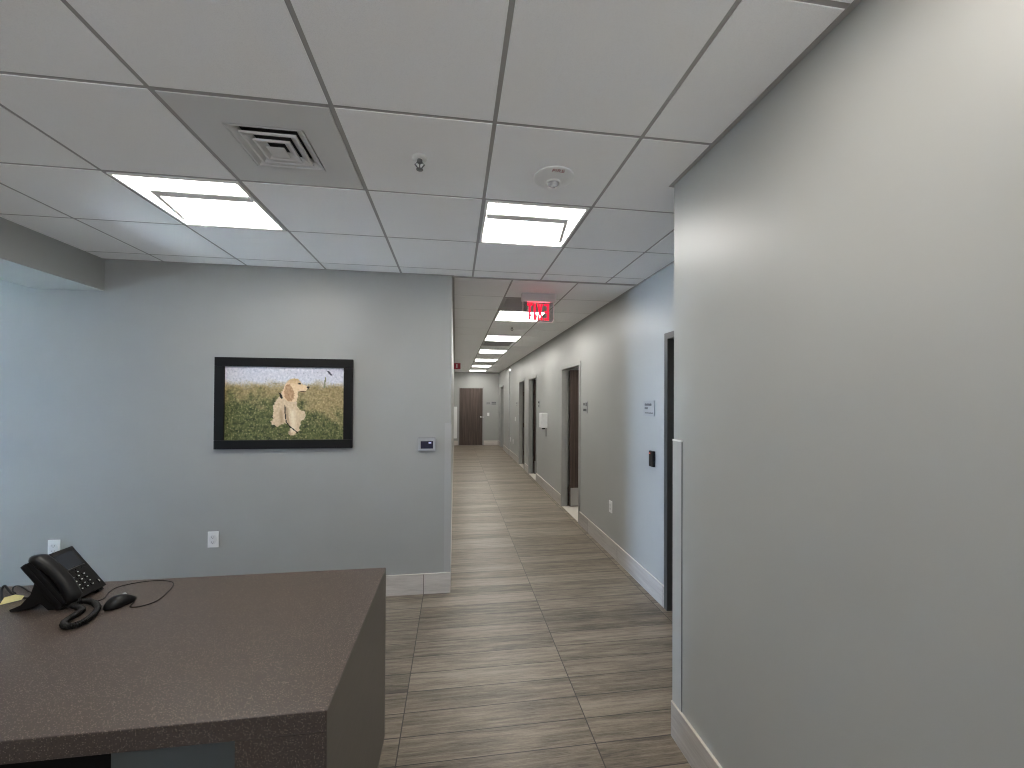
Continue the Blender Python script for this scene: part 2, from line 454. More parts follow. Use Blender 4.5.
for nme, a, b in doors:
    d = door_root(nme, (XC, a, 0)); w = b-a
    frame_mesh(w, -.012, .132 if nme == 'door_1' else .085, DH).build('frame', M_FRAMEDARK if nme == 'door_1' else M_FRAMEGREY, d)
    if nme == 'door_1':                                    # shut
        s = MB().box(.088, .130, .053, w-.053, .008, DH-.053).build('door_slab', M_WALNUT, d)
        h = lever(1).build('handle', M_STEEL, s); h.location = (.088, .12, 1.0)
    else:                                                  # swung right open into the room, hinged on the far jamb
        yy = w-.053
        s = MB().box(.110, .110+w-.13, yy-.045, yy, .012, DH-.055).build('door_slab', M_WALNUT, d)
        kp = MB().box(.122, .110+w-.145, yy-.0475, yy-.045, .02, .30).build('kick_plate', M_STEEL, s)
        hl = lever(1); hl.bm.transform(Matrix.Rotation(math.radians(90), 4, 'Z')); h = hl.build('handle', M_STEEL, s); h.location = (.098+w-.18, yy-.046, 1.0)
        for z in (.30, 1.03, 1.85): hinge(s, .1015, yy-.048, z)
        sill = MB().box(.0, .75, .05, w-.05, 0, .006).build('threshold', M_CAP, d)
# end door
d = door_root('door_5', (.125, YE, 0)); w = .965
mb = MB(); f = .045
mb.box(0, f, -.014, .10, 0, DH-.015); mb.box(w-f, w, -.014, .10, 0, DH-.015); mb.box(f, w-f, -.014, .10, DH-.06, DH-.015)
mb.build('frame', mat('end_door_frame_paint', (.34, .345, .34), .4), d)
s = MB().box(f+.003, w-f-.003, -.008, .036, .008, DH-.063).build('door_slab', M_WALNUT, d)
hl = lever(-1); hl.bm.transform(Matrix.Rotation(math.radians(90), 4, 'Z')); h = hl.build('handle', mat('satin_handle', (.78, .77, .75), .45, metal=.2), s); h.location = (w-.115, -.008, 1.06)
# side door near the far end
d = door_root('door_6', (XF, 13.85, 0)); w = .90
mb = MB(); mb.box(-.012, .16, 0, .05, 0, DH); mb.box(-.012, .16, w-.05, w, 0, DH); mb.box(-.035, .16, .05, w-.05, DH-.05, DH)
mb.build('frame', M_FRAMEGREY, d)
MB().box(.09, .13, .05, w-.05, .008, DH-.05).build('door_slab', M_WALNUT, d)

# ------------------------------------------------------------------ ceiling fixtures
def light_fixture(loc, side, label, group, depth=P, lens=M_LENS):
    t = thing('ceiling_light', label, 'light', loc, group)
    h = P/2-.013; hy = depth/2-.013; mb = MB()
    for d in ((-h, h, -hy, -hy+.014, -.004, .012), (-h, h, hy-.014, hy, -.004, .012), (-h, -h+.014, -hy+.014, hy-.014, -.004, .012), (h-.014, h, -hy+.014, hy-.014, -.004, .012)): mb.box(*d)
    mb.box(-h+.002, h-.002, -hy+.002, hy-.002, .022, .030)
    mb.build('housing', M_WHITE, t)
    box('diffuser', lens, (-h+.0145, h-.0145, -hy+.0145, hy-.0145, .010, .020), t)
    yr = -hy+.140
    x0, x1 = (-h+.016, h-.085) if side > 0 else (-h+.085, h-.016)
    mb = MB(); mb.box(x0, x1, yr, yr+.062, -.008, .0095, .002)
    xe = x1 if side > 0 else x0
    M = Matrix.Translation((xe, yr+.02, 0)) @ Matrix.Rotation(math.atan2(-side*(-.055), hy*2-.2) * (-1), 4, 'Z')
    mb.box(-.012, .012, 0, hy*2-.215, .003, .0095, .0015, M)
    mb.build('lamp_rail', M_RAIL, t)
    return t
FL = [(-1, 'square ceiling light panel left of the square air diffuser'), (1, 'square ceiling light panel nearest the round fire strobe'),
      (-1, 'square ceiling light panel over the reception desk, outside the frame'), (1, 'square ceiling light panel beside the near right wall, outside the frame')]
for (x, y), (sd, lb) in zip(front_lights, FL): light_fixture((x, y, H), sd, lb, 'front room ceiling lights', P, M_LENSB if y < 1.5 else M_LENS)
ORD = ['corridor ceiling light panel right behind the red exit sign', 'second corridor ceiling light panel, just beyond the one behind the exit sign', 'third corridor ceiling light panel from the exit sign',
       'fourth corridor ceiling light panel from the exit sign', 'second farthest corridor ceiling light panel before the brown end door', 'farthest corridor ceiling light panel, nearest the brown end door']
for (x, y), lb in zip(corr_lights, ORD): light_fixture((x, y, H), 1, lb, 'corridor ceiling lights', CP, M_LENSC)

M_LENSR = mat('side_room_lens', (.9, .9, .9), .4, emit=(1, .95, .88), estr=10)
light_fixture((2.75, 5.55, H-.012), 1, 'square ceiling light panel inside the side room behind the open brown door, out of view', 'side room lights', P, M_LENSR)
# square cone air diffuser
t = thing('air_diffuser', 'square white ceiling air diffuser with concentric louvers set in a plain panel', 'vent', (vent_c[0], vent_c[1], H))
cxo, cyo = -.765-vent_c[0]+.0, 1.888-vent_c[1]
mb = MB(); h = P/2-.013; q = .150
for d in ((-h, cxo-q, -h, h), (cxo+q, h, -h, h), (cxo-q, cxo+q, -h, cyo-q), (cxo-q, cxo+q, cyo+q, h)): mb.box(*d, -.001, .010)
for d in ((cxo-q-.002, cxo-q, cyo-q, cyo+q), (cxo+q, cxo+q+.002, cyo-q, cyo+q), (cxo-q, cxo+q, cyo-q-.002, cyo-q), (cxo-q, cxo+q, cyo+q, cyo+q+.002)): mb.box(*d, -.001, .06)
mb.build('panel', M_PANELWHITE, t)
box('duct_throat', M_DARKVOID, (cxo-q, cxo+q, cyo-q, cyo+q, .055, .065), t)
for a, z0 in ((.148, -.002), (.110, -.007), (.072, -.012)):
    mb = MB(); z1 = z0+.019; rr = a-.009; i = a-.036
    def sq(k): return [(cxo-k, cyo-k), (cxo+k, cyo-k), (cxo+k, cyo+k), (cxo-k, cyo+k)]
    O, R_, I = sq(a), sq(rr), sq(i)
    for k in range(4):
        l = (k+1) % 4
        mb.face([(*O[k], z0), (*O[l], z0), (*R_[l], z0), (*R_[k], z0)])
        mb.face([(*R_[k], z0), (*R_[l], z0), (*I[l], z1), (*I[k], z1)])
        mb.face([(*R_[k], z0+.003), (*I[k], z1+.003), (*I[l], z1+.003), (*R_[l], z0+.003)])
        mb.face([(*O[k], z0), (*O[k], z0+.008), (*O[l], z0+.008), (*O[l], z0)])
    mb.build('louver', M_PANELWHITE, t)
mb = MB(); mb.box(cxo-.036, cxo+.036, cyo-.036, cyo+.036, -.016, -.013); mb.build('centre_plate', M_PANELWHITE, t)

# dark return grilles in the corridor ceiling
for k, (x, y) in enumerate(grilles):
    t = thing('return_grille', ['grey square return air grille in the corridor ceiling in front of the first light panel', 'grey square return air grille beyond the second corridor light panel'][k], 'vent', (x, y, H), 'corridor return air grilles')
    h = P/2-.013; hx_ = [.0, .10][k]; mb = MB()
    a, b = [(-h, .03), (-h, .24)][k]
    for d in ((a, b, -h, -h+.02, -.003, .010), (a, b, h-.02, h, -.003, .010), (a, a+.02, -h+.02, h-.02, -.003, .010), (b-.02, b, -h+.02, h-.02, -.003, .010)): mb.box(*d)
    mb.build('frame', M_GRILLE, t)
    mb = MB()
    for q in range(22):
        yy = -h+.03+q*(2*h-.06)/21
        mb.box(a+.02, b-.02, yy-.006, yy+.006, 0, .004)
    mb.box(a+.02, b-.02, -h+.02, h-.02, .010, .014)
    mb.build('slats', M_GRILLE, t)
    mb = MB()
    for c_, d_ in ((-h-.004, a), (b, h+.004)):
        if d_-c_ > .02: mb.box(c_, d_, -h-.004, h+.004, .0, .008)
    mb.build('surround_panel', M_TILE, t)

def sprinkler(loc, label):
    t = thing('fire_sprinkler', label, 'sprinkler', loc, 'ceiling fire sprinklers')
    MB().lathe([(0, 0), (.034, 0), (.034, -.002), (.026, -.006), (.016, -.008), (0, -.009)], None, 28).build('escutcheon', M_WHITE, t)
    mb = MB(); mb.lathe([(0, -.009), (.012, -.009), (.012, -.022), (.007, -.026), (.0, -.026)], None, 12)
    mb.tube([(-.010, 0, -.020), (-.021, 0, -.030), (-.004, 0, -.052)], .0030, 8); mb.tube([(.010, 0, -.020), (.021, 0, -.030), (.004, 0, -.052)], .0030, 8)
    mb.tube([(0, 0, -.025), (0, 0, -.050)], .0024, 8)
    mb.build('body', M_SPRINK, t)
    mb = MB(); mb.lathe([(0, -.051), (.015, -.051), (.016, -.0535), (0, -.0535)], None, 16); mb.build('deflector', M_SPRINK, t)
    return t
sp = sprinkler((-.163, 1.862, H), 'metal pendent fire sprinkler left of the round fire strobe')
dup(sp, (.824, 5.91, H), 'small fire sprinkler in the corridor ceiling behind the exit sign')

# ceiling speaker strobe
t = thing('fire_strobe', 'round white ceiling fire alarm strobe with small red lettering', 'alarm', (.470, 1.925, H))
MB().lathe([(0, -.001), (.098, -.001), (.098, -.005), (.094, -.008), (.060, -.0105), (0, -.0105)], None, 48).build('base', M_PLASTIC, t)
mb = MB(); mb.lathe([(.036, -.0095), (.036, -.016), (.032, -.018), (.030, -.011)], Matrix.Translation((.004, .030, 0)), 28); mb.build('lens_ring', M_WHITE, t)
mb = MB(); mb.lathe([(0, -.030), (.015, -.028), (.026, -.021), (.029, -.0105)], Matrix.Translation((.004, .030, 0)), 24); mb.box(-.006, .014, .022, .038, -.035, -.026, .002); mb.build('strobe_lens', mat('strobe_lens', (.62, .63, .65), .12, metal=.35), t)
mb = MB(); text_mesh('FIRE', .034, .001, Matrix.Translation((.004, -.072, -.0102)) @ Matrix(((-1, 0, 0, 0), (0, 1, 0, 0), (0, 0, -1, 0), (0, 0, 0, 1))) @ Matrix.Rotation(math.pi, 4, 'Z'), mb); mb.build('lettering', M_FIRETXT, t)

# exit sign, seen from behind through its clear panel
ex, ey = .832, 4.04
t = thing('exit_sign', 'red lit EXIT sign on a clear panel, seen reversed, hanging from the corridor ceiling', 'sign', (ex, ey, H))
box('housing', mat('sign_housing', (.66, .62, .62), .45), (-.175, .175, -.03, .03, -.085, 0), t, .012)
mb = MB(); pr = [(-.158, -.080), (.158, -.080), (.158, -.255), (.138, -.287), (-.138, -.287), (-.158, -.255)]
mb.prism(pr, Matrix(((1, 0, 0, 0), (0, 0, 1, -.003), (0, 1, 0, 0), (0, 0, 0, 1))), .006); mb.build('panel', M_ACRYL, t)
mb = MB()
for A, B in (((-.158, -.082), (-.158, -.255)), ((.158, -.082), (.158, -.255)), ((.158, -.255), (.138, -.287)), ((-.158, -.255), (-.138, -.287)), ((-.138, -.287), (.138, -.287))):
    mb.tube([(A[0], 0, A[1]), (B[0], 0, B[1])], .0035, 6)
mb.build('panel_edge', mat('acrylic_edge', (.72, .60, .60), .3, emit=(1, .62, .62), estr=.18), t)
mb = MB()                                                  # letters E X I T read from the far side (+y)
zt_, zb_, k_ = -.103, -.268, .0205; zm_ = (zt_+zb_)/2
def lbox(x0, x1, z0, z1): mb.box(x0, x1, -.0075, -.0035, z0, z1)
xr_ = .108                                                 # from the right: E, X, I, T
lbox(xr_-k_, xr_, zb_, zt_); lbox(xr_-.050, xr_-k_, zt_-k_, zt_); lbox(xr_-.044, xr_-k_, zm_-k_/2, zm_+k_/2); lbox(xr_-.050, xr_-k_, zb_, zb_+k_)
x1_, x0_ = xr_-.064, xr_-.122
YM = Matrix(((1, 0, 0, 0), (0, 0, 1, -.0075), (0, 1, 0, 0), (0, 0, 0, 1)))
mb.prism([(x0_, zt_), (x0_+.022, zt_), ((x0_+x1_)/2, zm_+.020), (x1_-.022, zt_), (x1_, zt_), ((x0_+x1_)/2+.0125, zm_), (x1_, zb_), (x1_-.022, zb_), ((x0_+x1_)/2, zm_-.020), (x0_+.022, zb_), (x0_, zb_), ((x0_+x1_)/2-.0125, zm_)], YM, .004)
lbox(x0_-.014-k_, x0_-.014, zb_, zt_)
xt_ = x0_-.028-k_
lbox(xt_-.054, xt_, zt_-k_, zt_); lbox(xt_-.027-k_/2, xt_-.027+k_/2, zb_, zt_-k_)
lt = mb.build('letters', M_LETTERS, t)
box('light_strip', mat('red_light_strip', (.7, .1, .12), .4, emit=(1, .10, .14), estr=2.0), (-.115, .115, -.008, -.0035, -.0905, -.0855), t)

# ------------------------------------------------------------------ things on the picture wall
def wall_xz(m):  # helper: local frame of things mounted on wall_front, facing -y
    return m
t = thing('framed_picture', 'black framed photograph of a sitting golden spaniel in a grassy field', 'picture', (-1.375, YW, 1.625))
hw, hh, fw = .529, .370, .072
mb = MB()
for d in ((-hw, hw, hh-fw, hh), (-hw, hw, -hh, -hh+fw), (-hw, -hw+fw, -hh+fw, hh-fw), (hw-fw, hw, -hh+fw, hh-fw)): mb.box(d[0], d[1], -.028, -.001, d[2], d[3], .003)
mb.build('frame', M_BLACKWOOD, t)
# the print
NXp, NZp = 190, 124
pw, ph_ = hw-fw, hh-fw
def inpoly(x, y, poly):
    c = False; j = len(poly)-1
    for i in range(len(poly)):
        xi, yi = poly[i]; xj, yj = poly[j]
        if (yi > y) != (yj > y) and x < (xj-xi)*(y-yi)/(yj-yi)+xi: c = not c
        j = i
    return c
BODY = [(300, 250), (262, 310), (235, 350), (214, 392), (213, 450), (206, 515), (188, 540), (196, 572), (250, 594), (282, 566), (318, 556), (352, 566), (372, 602), (354, 640), (350, 668), (384, 676), (412, 664), (424, 645), (456, 630), (452, 600), (466, 570), (470, 535), (508, 512), (522, 480), (505, 440), (468, 430), (440, 392), (436, 340), (445, 280)]
HEAD = [(298, 262), (318, 215), (342, 165), (380, 132), (420, 120), (455, 124), (476, 146), (490, 176), (530, 190), (560, 196), (562, 214), (540, 226), (528, 246), (500, 254), (470, 250), (452, 246), (450, 300), (436, 344), (400, 352), (350, 346), (318, 320)]
EAR = [(338, 190), (372, 176), (400, 210), (414, 260), (412, 320), (386, 348), (350, 342), (322, 300), (320, 250)]
LEASH = [(322, 385), (322, 430), (330, 545), (362, 588), (432, 646)]
def segd(x, y, P_):
    best = 1e9
    for (ax, ay), (bx, by) in zip(P_, P_[1:]):
        dx, dy = bx-ax, by-ay; q = max(0, min(1, ((x-ax)*dx+(y-ay)*dy)/(dx*dx+dy*dy)))
        best = min(best, math.hypot(x-ax-q*dx, y-ay-q*dy))
    return best
def lerp(a, b, k): return tuple(x+(y-x)*k for x, y in zip(a, b))
def sm(a, b, x): k = max(0, min(1, (x-a)/(b-a))); return k*k*(3-2*k)
def pcol(u, v):
    px = 227 - 3*v + u*117.5; py = 366.3 + v*73.5
    X, Y = (px-250)*9.6, (py-365)*9.6
    fr = lambda a, b, c: noise.fractal(Vector((u*a, v*b, c)), .9, 2.1, 3)
    n1 = fr(26, 20, 1)*.75; n2 = noise.noise(Vector((u*84+v*9, v*50, 5))); n3 = noise.noise(Vector((u*10, v*8, 9))); n4 = fr(60, 34, 3)*.7
    sky = lerp((.74, .75, .80), (.90, .90, .93), .5+n4*.7); sky = lerp(sky, (.55, .57, .64), max(0, min(.8, n2*1.1+n1*.5-.30)))
    tan = lerp((.50, .44, .31), (.76, .68, .50), .5+n4*.7+n2*.3); tan = lerp(tan, (.40, .37, .23), max(0, min(.8, n1*.9)))
    grn = lerp((.23, .27, .16), (.52, .52, .33), .5+n4*.75+n2*.3); grn = lerp(grn, (.13, .17, .10), max(0, min(.85, n1*1.1)))
    g = sm(.17, .30, v+n3*.05+n2*.04); c = lerp(sky, tan, g)
    dry = .26*sm(.45, .9, u)
    c = lerp(c, grn, sm(.26+dry, .62+dry, v+n3*.20+n1*.10))
    c = lerp(c, (.80, .75, .58), .7*max(0, n2*1.9-.45)*sm(.3, .5, v))
    jx, jy = X+n2*10, Y+n1*10
    if inpoly(jx, jy, BODY) or inpoly(X+n2*5, Y+n1*5, HEAD):
        f = lerp((.74, .64, .51), (.92, .85, .74), .55+n4*.55+n2*.25)
        f = lerp(f, (.60, .49, .38), .55*sm(20, 0, abs(X-335-.10*(Y-400)))*sm(380, 420, Y))
        f = lerp(f, (.97, .93, .86), .6*sm(45, 0, abs(X-395))*sm(400, 460, Y)*(1-sm(620, 660, Y)))
        f = lerp(f, (.66, .54, .42), .75*max(0, 1-abs(X-285)/28)*sm(400, 460, Y)*(1-sm(540, 590, Y)))
        f = lerp(f, (.72, .60, .47), .5*sm(545, 600, Y)*(1-sm(300, 350, X)))
        if inpoly(X, Y, HEAD): f = lerp((.78, .65, .48), (.90, .80, .66), sm(120, 200, Y)+n2*.4+n4*.3)
        if inpoly(X+n2*6, Y+n1*6, EAR): f = lerp((.64, .48, .35), (.84, .70, .55), .45+n4*.7+n2*.3)
        c = f
    if math.hypot((X-470)/15, (Y-172)/9) < 1: c = (.16, .11, .09)
    if math.hypot((X-551)/15, (Y-207)/12) < 1: c = (.15, .11, .10)
    if math.hypot((X-497)/30, (Y-247)/6) < 1: c = (.34, .25, .19)
    if math.hypot(((X-288)*.9+(Y-292)*-.35)/11, ((Y-292)*.9+(X-288)*.35)/30) < 1: c = (.10, .08, .08)
    if segd(X, Y, LEASH) < 5.5: c = (.10, .085, .08)
    if segd(u*100, v*100, [(86, 5), (89, 10)]) < .9: c = (.30, .30, .36)
    if segd(u*100, v*100, [(84, 14), (83, 28)]) < .6: c = (.48, .50, .40)
    return tuple(max(0, min(1, x)) for x in c)
mb = MB(); me = bpy.data.meshes.new('print')
vs = [(-pw+2*pw*i/NXp, -.012, ph_-2*ph_*j/NZp) for j in range(NZp+1) for i in range(NXp+1)]
fs = [(j*(NXp+1)+i, (j+1)*(NXp+1)+i, (j+1)*(NXp+1)+i+1, j*(NXp+1)+i+1) for j in range(NZp) for i in range(NXp)]
me.from_pydata(vs, [], fs)
ca = me.color_attributes.new('print', 'FLOAT_COLOR', 'POINT')
PG = 1.12
for j in range(NZp+1):
    for i in range(NXp+1):
        c = s2l(pcol(i/NXp, j/NZp)); ca.data[j*(NXp+1)+i].color = (*(min(.95, x*PG) for x in c), 1)
me.materials.append(M_PRINT); pr_o = bpy.data.objects.new('print', me); COL.objects.link(pr_o); pr_o.parent = t
bpy.data.objects.remove(mb.build('tmp', M_PRINT))

t = thing('thermostat', 'silver thermostat with dark screen beside the corridor corner', 'thermostat', (-.233, YW, 1.280))
box('body', M_SILVER, (-.074, .074, -.026, -.001, -.058, .056), t, .007)
box('hood', mat('thermostat_hood', (.25, .255, .26), .35), (-.072, .072, -.030, -.020, .052, .060), t, .002)
box('screen', M_TSCREEN, (-.052, .052, -.0275, -.0255, -.036, .028), t)
box('readout', M_READOUT, (.014, .036, -.0285, -.0274, .008, .018), t)

def outlet(loc, label, rot=0.0, decora=True):
    t = thing('wall_outlet', label, 'outlet', loc, 'wall outlets', (0, 0, rot))
    box('cover_plate', M_PLASTIC, (-.040, .040, -.008, -.0005, -.064, .064), t, .003)
    mb = MB(); mb.lathe([(0, -.0080), (.028, -.0080), (.028, -.0105), (.026, -.0115), (0, -.0115)], Matrix.Scale(1.35, 4, (0, 0, 1)) @ Matrix.Rotation(math.radians(90), 4, 'X') @ Matrix.Scale(-1, 4, (0, 0, 1)), 28, False)
    mb.build('receptacle', mat('receptacle_white', (.74, .75, .76), .35) if 'receptacle_white' not in MATS else MATS['receptacle_white'], t)
    for z in (.020, -.020):
        mb = MB()
        for dx in (-.008, .008): mb.box(dx-.0016, dx+.0016, -.0122, -.0114, z-.004, z+.006)
        mb.box(-.003, .003, -.0122, -.0114, z-.011, z-.006)
        mb.build('socket_slots', M_GREYSLOT, t)
    return t
outlet((-1.908, YW, .533), 'white wall outlet below the dog picture')
outlet((-3.020, YW, .512), 'white wall outlet partly hidden behind the desk phone')
outlet((XC, 4.235, .517), 'white wall outlet low on the corridor wall between card reader and open door', math.radians(-90))
outlet((XC, 11.70, .49), 'farther-right of two tiny white outlets low on the far corridor wall, nearer the door', math.radians(-90))
outlet((XC, 12.25, .50), 'left one of two tiny white outlets at the corridor wall end', math.radians(-90))
def switch(loc, rot, label):
    t = thing('light_switch', label, 'switch', loc, 'light switches', (0, 0, rot))
    box('cover_plate', M_PLASTIC, (-.040, .040, -.008, -.0005, -.060, .060), t, .003)
    box('rocker', M_PLASTIC, (-.016, .016, -.012, -.0078, -.032, .032), t, .002)
switch((1.26, YE, 1.16), 0, 'white light switch beside the brown end door')
switch((XC, 11.30, 1.16), math.radians(-90), 'white light switch on the far corridor wall')

# vinyl corner guards
def guard(name_label, pts, z0, z1):
    mb = MB(); mb.prism(pts, Matrix.Translation((0, 0, z0)), z1-z0)
    o = mb.build('corner_guard', M_GUARD); tag(o, name_label, 'corner guard', 'wall corner guards'); return o
g = .052; th = .004
guard('grey vinyl corner guard on the corridor corner right of the thermostat', [(XL-g, YW), (XL-g, YW-th), (XL+th, YW-th), (XL+th, YW+g), (XL, YW+g), (XL, YW)], BH+.005, 1.455)
guard('tall grey vinyl corner guard on the near right wall corner', [(XR, YR-.075), (XR-th, YR-.075), (XR-th, YR+th), (XR+.075, YR+th), (XR+.075, YR), (XR, YR)], BH+.005, 1.46)

gl_ = [o for o in COL.objects if o.name.startswith('corner_guard')]
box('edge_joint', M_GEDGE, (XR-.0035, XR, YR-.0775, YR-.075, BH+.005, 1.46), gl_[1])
box('top_cap', M_WHITE, (XR-.0055, XR, YR-.0775, YR+.005, 1.460, 1.468), gl_[1])
box('edge_trim', M_SILVER, (XL-g-.002, XL-g, YW-.0045, YW, BH+.005, 1.455), gl_[0])
box('top_cap', M_SILVER, (XL-g-.002, XL+.005, YW-.0055, YW, 1.455, 1.461), gl_[0])
# ------------------------------------------------------------------ things on the corridor wall
R90 = math.radians(-90)          # local -y faces -x
def sign(loc, w, h, label, rot, rows):
    t = thing('room_sign', label, 'sign', loc, 'room signs', (0, 0, rot))
    box('plate', M_SIGN, (-w/2, w/2, -.008, -.0005, -h/2, h/2), t, .0015)
    for (x0, x1, z0, z1) in rows:
        mb = MB()
        n = max(2, int((x1-x0)*w/.014)); s = (x1-x0)*w/n
        for k in range(n):
            a = -w/2+x0*w+k*s; mb.box(a, a+s*.66, -.0092, -.0078, -h/2+z0*h, -h/2+z1*h)
            if k % 2: mb.box(a+s*.2, a+s*.45, -.0092, -.0079, -h/2+z1*h, -h/2+z1*h+.004)
        mb.build('lettering', M_SIGNTXT, t)
sign((XC, 3.360, 1.598), .20, .135, 'grey room sign above the black card reader', R90, [(.14, .78, .66, .80), (.14, .44, .44, .56), (.16, .90, .16, .22)])
sign((XC, 5.115, 1.580), .18, .15, 'grey room sign right of the open brown door', R90, [(.12, .50, .66, .86), (.62, .92, .60, .90), (.12, .85, .16, .36)])
sign((XC, 8.06, 1.600), .18, .15, 'grey room sign above the white wall box', R90, [(.12, .85, .62, .86), (.3, .7, .16, .34)])
sign((XC, 10.98, 1.575), .16, .15, 'grey room sign left of the farthest corridor doorway', R90, [(.12, .85, .55, .84), (.2, .7, .2, .34)])
sign((1.26, YE, 1.57), .17, .11, 'small grey plaque beside the end door, nearer the door', 0, [(.12, .88, .5, .8)])
sign((1.47, YE, 1.58), .20, .13, 'small dark plaque beside the end door, nearer the corner', 0, [(.08, .92, .52, .86), (.08, .92, .14, .40)])

t = thing('wall_mounted_card_reader', 'black card reader on the corridor wall near the right corner', 'card reader', (XC, 3.286, 1.168), None, (0, 0, R90))
box('body', M_BLACK, (-.038, .038, -.026, -.0005, -.068, .068), t, .008)
box('indicator', M_REDLED, (-.020, -.008, -.0275, -.0255, .042, .050), t, .0006)

t = thing('wall_mounted_dispenser', 'white wall dispenser box on the corridor wall between two doorways', 'dispenser', (XC, 7.40, 1.305), None, (0, 0, R90))
box('case', M_PLASTIC, (-.105, .105, -.115, -.0005, -.135, .135), t, .008)
box('nozzle', M_BLACKM, (-.025, .025, -.080, -.030, -.165, -.134), t, .004)
box('grey_strip', M_GREYSLOT, (-.012, .012, -.012, -.001, -.30, -.134), t, .002)  # narrow grey strip below the case

t = thing('flag_sign', 'small red flag sign standing out from the left corridor wall', 'sign', (XL, 10.5, 2.550))
box('plate', M_RED, (.002, .170, -.003, .003, -.082, .072), t)
box('symbol', mat('symbol_white', (.7, .6, .6), .5), (.060, .092, -.0042, -.0028, -.045, .045), t)
box('bracket', M_FRAMEGREY, (0, .004, -.012, .012, -.082, .072), t)
t = thing('wall_cabinet', 'tall white cabinet on the left corridor wall beside the end door', 'cabinet', (XL, 14.0, .93))
box('body', M_PLASTIC, (.001, .105, -.20, .20, -.53, .53), t, .006)
box('door', M_WHITE, (.105, .112, -.19, .19, -.51, .51), t, .002)
sign((XL, 14.0, 1.585), .20, .13, 'small grey plaque above the tall white cabinet', math.radians(90), [(.1, .9, .5, .84), (.1, .9, .16, .36)])
t = thing('wall_mounted_lamp', 'tiny bright white fixture under the ceiling at the corridor wall end', 'light', (XC-.001, 12.38, 2.62))
box('case', M_PLASTIC, (-.045, 0, -.04, .04, -.028, .028), t, .006)
box('lamp_face', mat('small_lamp', (.9, .9, .9), .4, emit=(1, .97, .9), estr=4), (-.035, -.008, -.0425, -.0395, -.02, .02), t, .001)

# ------------------------------------------------------------------ reception desk
DZ = .829; DX1 = -.330; DY0, DY1 = 1.147, 2.087; DX0 = -2.60
t = thing('reception_desk', 'large brown speckled reception desk with a thick waterfall end', 'desk', (-1.5, 1.6, 0))
O = Vector((-1.5, 1.6, 0))
def dbox(name, m, x0, x1, y0, y1, z0, z1, bv=.0015, par=None):
    return box(name, m, (x0-O.x, x1-O.x, y0-O.y, y1-O.y, z0, z1), par or t, bv)
dbox('countertop', M_DESK, DX0, DX1-.0015, DY0, DY1, DZ-.057, DZ, .003)
dbox('end_panel', M_DESK, DX1-.225, DX1-.0015, DY0, DY1, 0, DZ-.0575, .001)
dbox('end_panel', M_DESK, DX0, DX0+.225, DY0, DY1, 0, DZ-.0575, .001)
dbox('side_veneer', M_DESKSIDE, DX1-.0014, DX1, DY0+.001, DY1-.001, .002, DZ-.002, 0)
dbox('dark_knee_panel', M_BLACKM, DX0+.225, DX1-.226, 1.615, 1.635, .002, DZ-.058, .001)  # black sheet set forward to make the knee space read dark
t = thing('drawer_pedestal', 'dark grey drawer pedestal under the desk beside its end panel', 'cabinet', (-.715, 1.50, 0))
box('body', M_PED, (-.150, .150, -.30, .10, .03, .755), t, .002)
for k, (z0, z1) in enumerate(((.04, .23), (.24, .43), (.44, .75))):
    dr = box('drawer', M_PED, (-.149, .149, -.318, -.301, z0, z1), t, .003)
    box('handle', M_BLACKM, (-.06, .06, -.330, -.3175, z0+.110, z0+.123), dr, .002)
MB().box(-.14, .14, -.28, .09, 0, .03).build('base', M_BLACKM, t)

# ------------------------------------------------------------------ desk phone
# local axes: +x = width (handset on the low side), +y = towards its back, +z up; face tilted back
W, HF, TILT = .187, .218, .901
t = thing('desk_phone', 'black desk telephone with handset, screen and keypad standing on the desk', 'telephone', (-1.495, 1.816, DZ), None, (0, 0, 1.541))
ct, st = math.cos(TILT), math.sin(TILT)
# face frame: u along width, v up the face, w out of the face (towards the user)
FM = Matrix(((1, 0, 0, 0), (0, ct, -st, 0), (0, st, ct, .020), (0, 0, 0, 1)))
hx = .062                                                 # width of the handset side
mb = MB(); mb.box(0, W, 0, HF, -.029, -.006, .006, FM)
mb.box(.004, W-.004, .012, .110, -.036, -.025, .006, FM)
mb.box(.002, hx-.004, .004, HF-.004, -.012, .011, .006, FM)
mb.build('body', M_BLACKM, t)
fc = MB().box(hx, W, -.001, HF+.001, -.0065, .0, .0022, FM).build('face', M_BLACK, t)
MB().box(hx+.012, W-.016, .128, .200, -.001, .0012, .0008, FM).build('screen', M_SCREEN, fc)
MB().box(hx+.008, W-.012, .1245, .1265, -.0006, .0014, 0, FM).build('screen_trim', mat('screen_trim_grey', (.10, .10, .105), .4), fc)
for r in range(4):
    for c in range(3):
        u = hx+.034+c*.0235; v_ = .030+r*.0185
        k = MB().box(u-.0085, u+.0085, v_-.006, v_+.006, -.001, .0024, .0012, FM).build('key', M_BLACKM, fc)
        MB().box(u-.0028, u+.0028, v_-.0020, v_+.0020, .0022, .0028, 0, FM).build('key_mark', M_KEYMARK, k)
for c in range(4):
    u = hx+.022+c*.026
    MB().box(u-.009, u+.009, .112, .119, -.001, .0022, .001, FM).build('key', M_BLACKM, fc)
k = MB().box(hx+.058, hx+.072, .098, .107, -.001, .0026, .001, FM).build('key', M_BLACKM, fc)
MB().box(hx+.0625, hx+.0675, .1005, .1045, .0024, .003, 0, FM).build('key_mark', M_KEYMARK, k)
k = MB().box(W-.020, W-.010, .020, .040, -.001, .0022, .001, FM).build('key', M_BLACKM, fc)
MB().box(W-.0165, W-.0135, .025, .036, .0022, .0027, 0, FM).build('key_mark', M_KEYMARK, k)
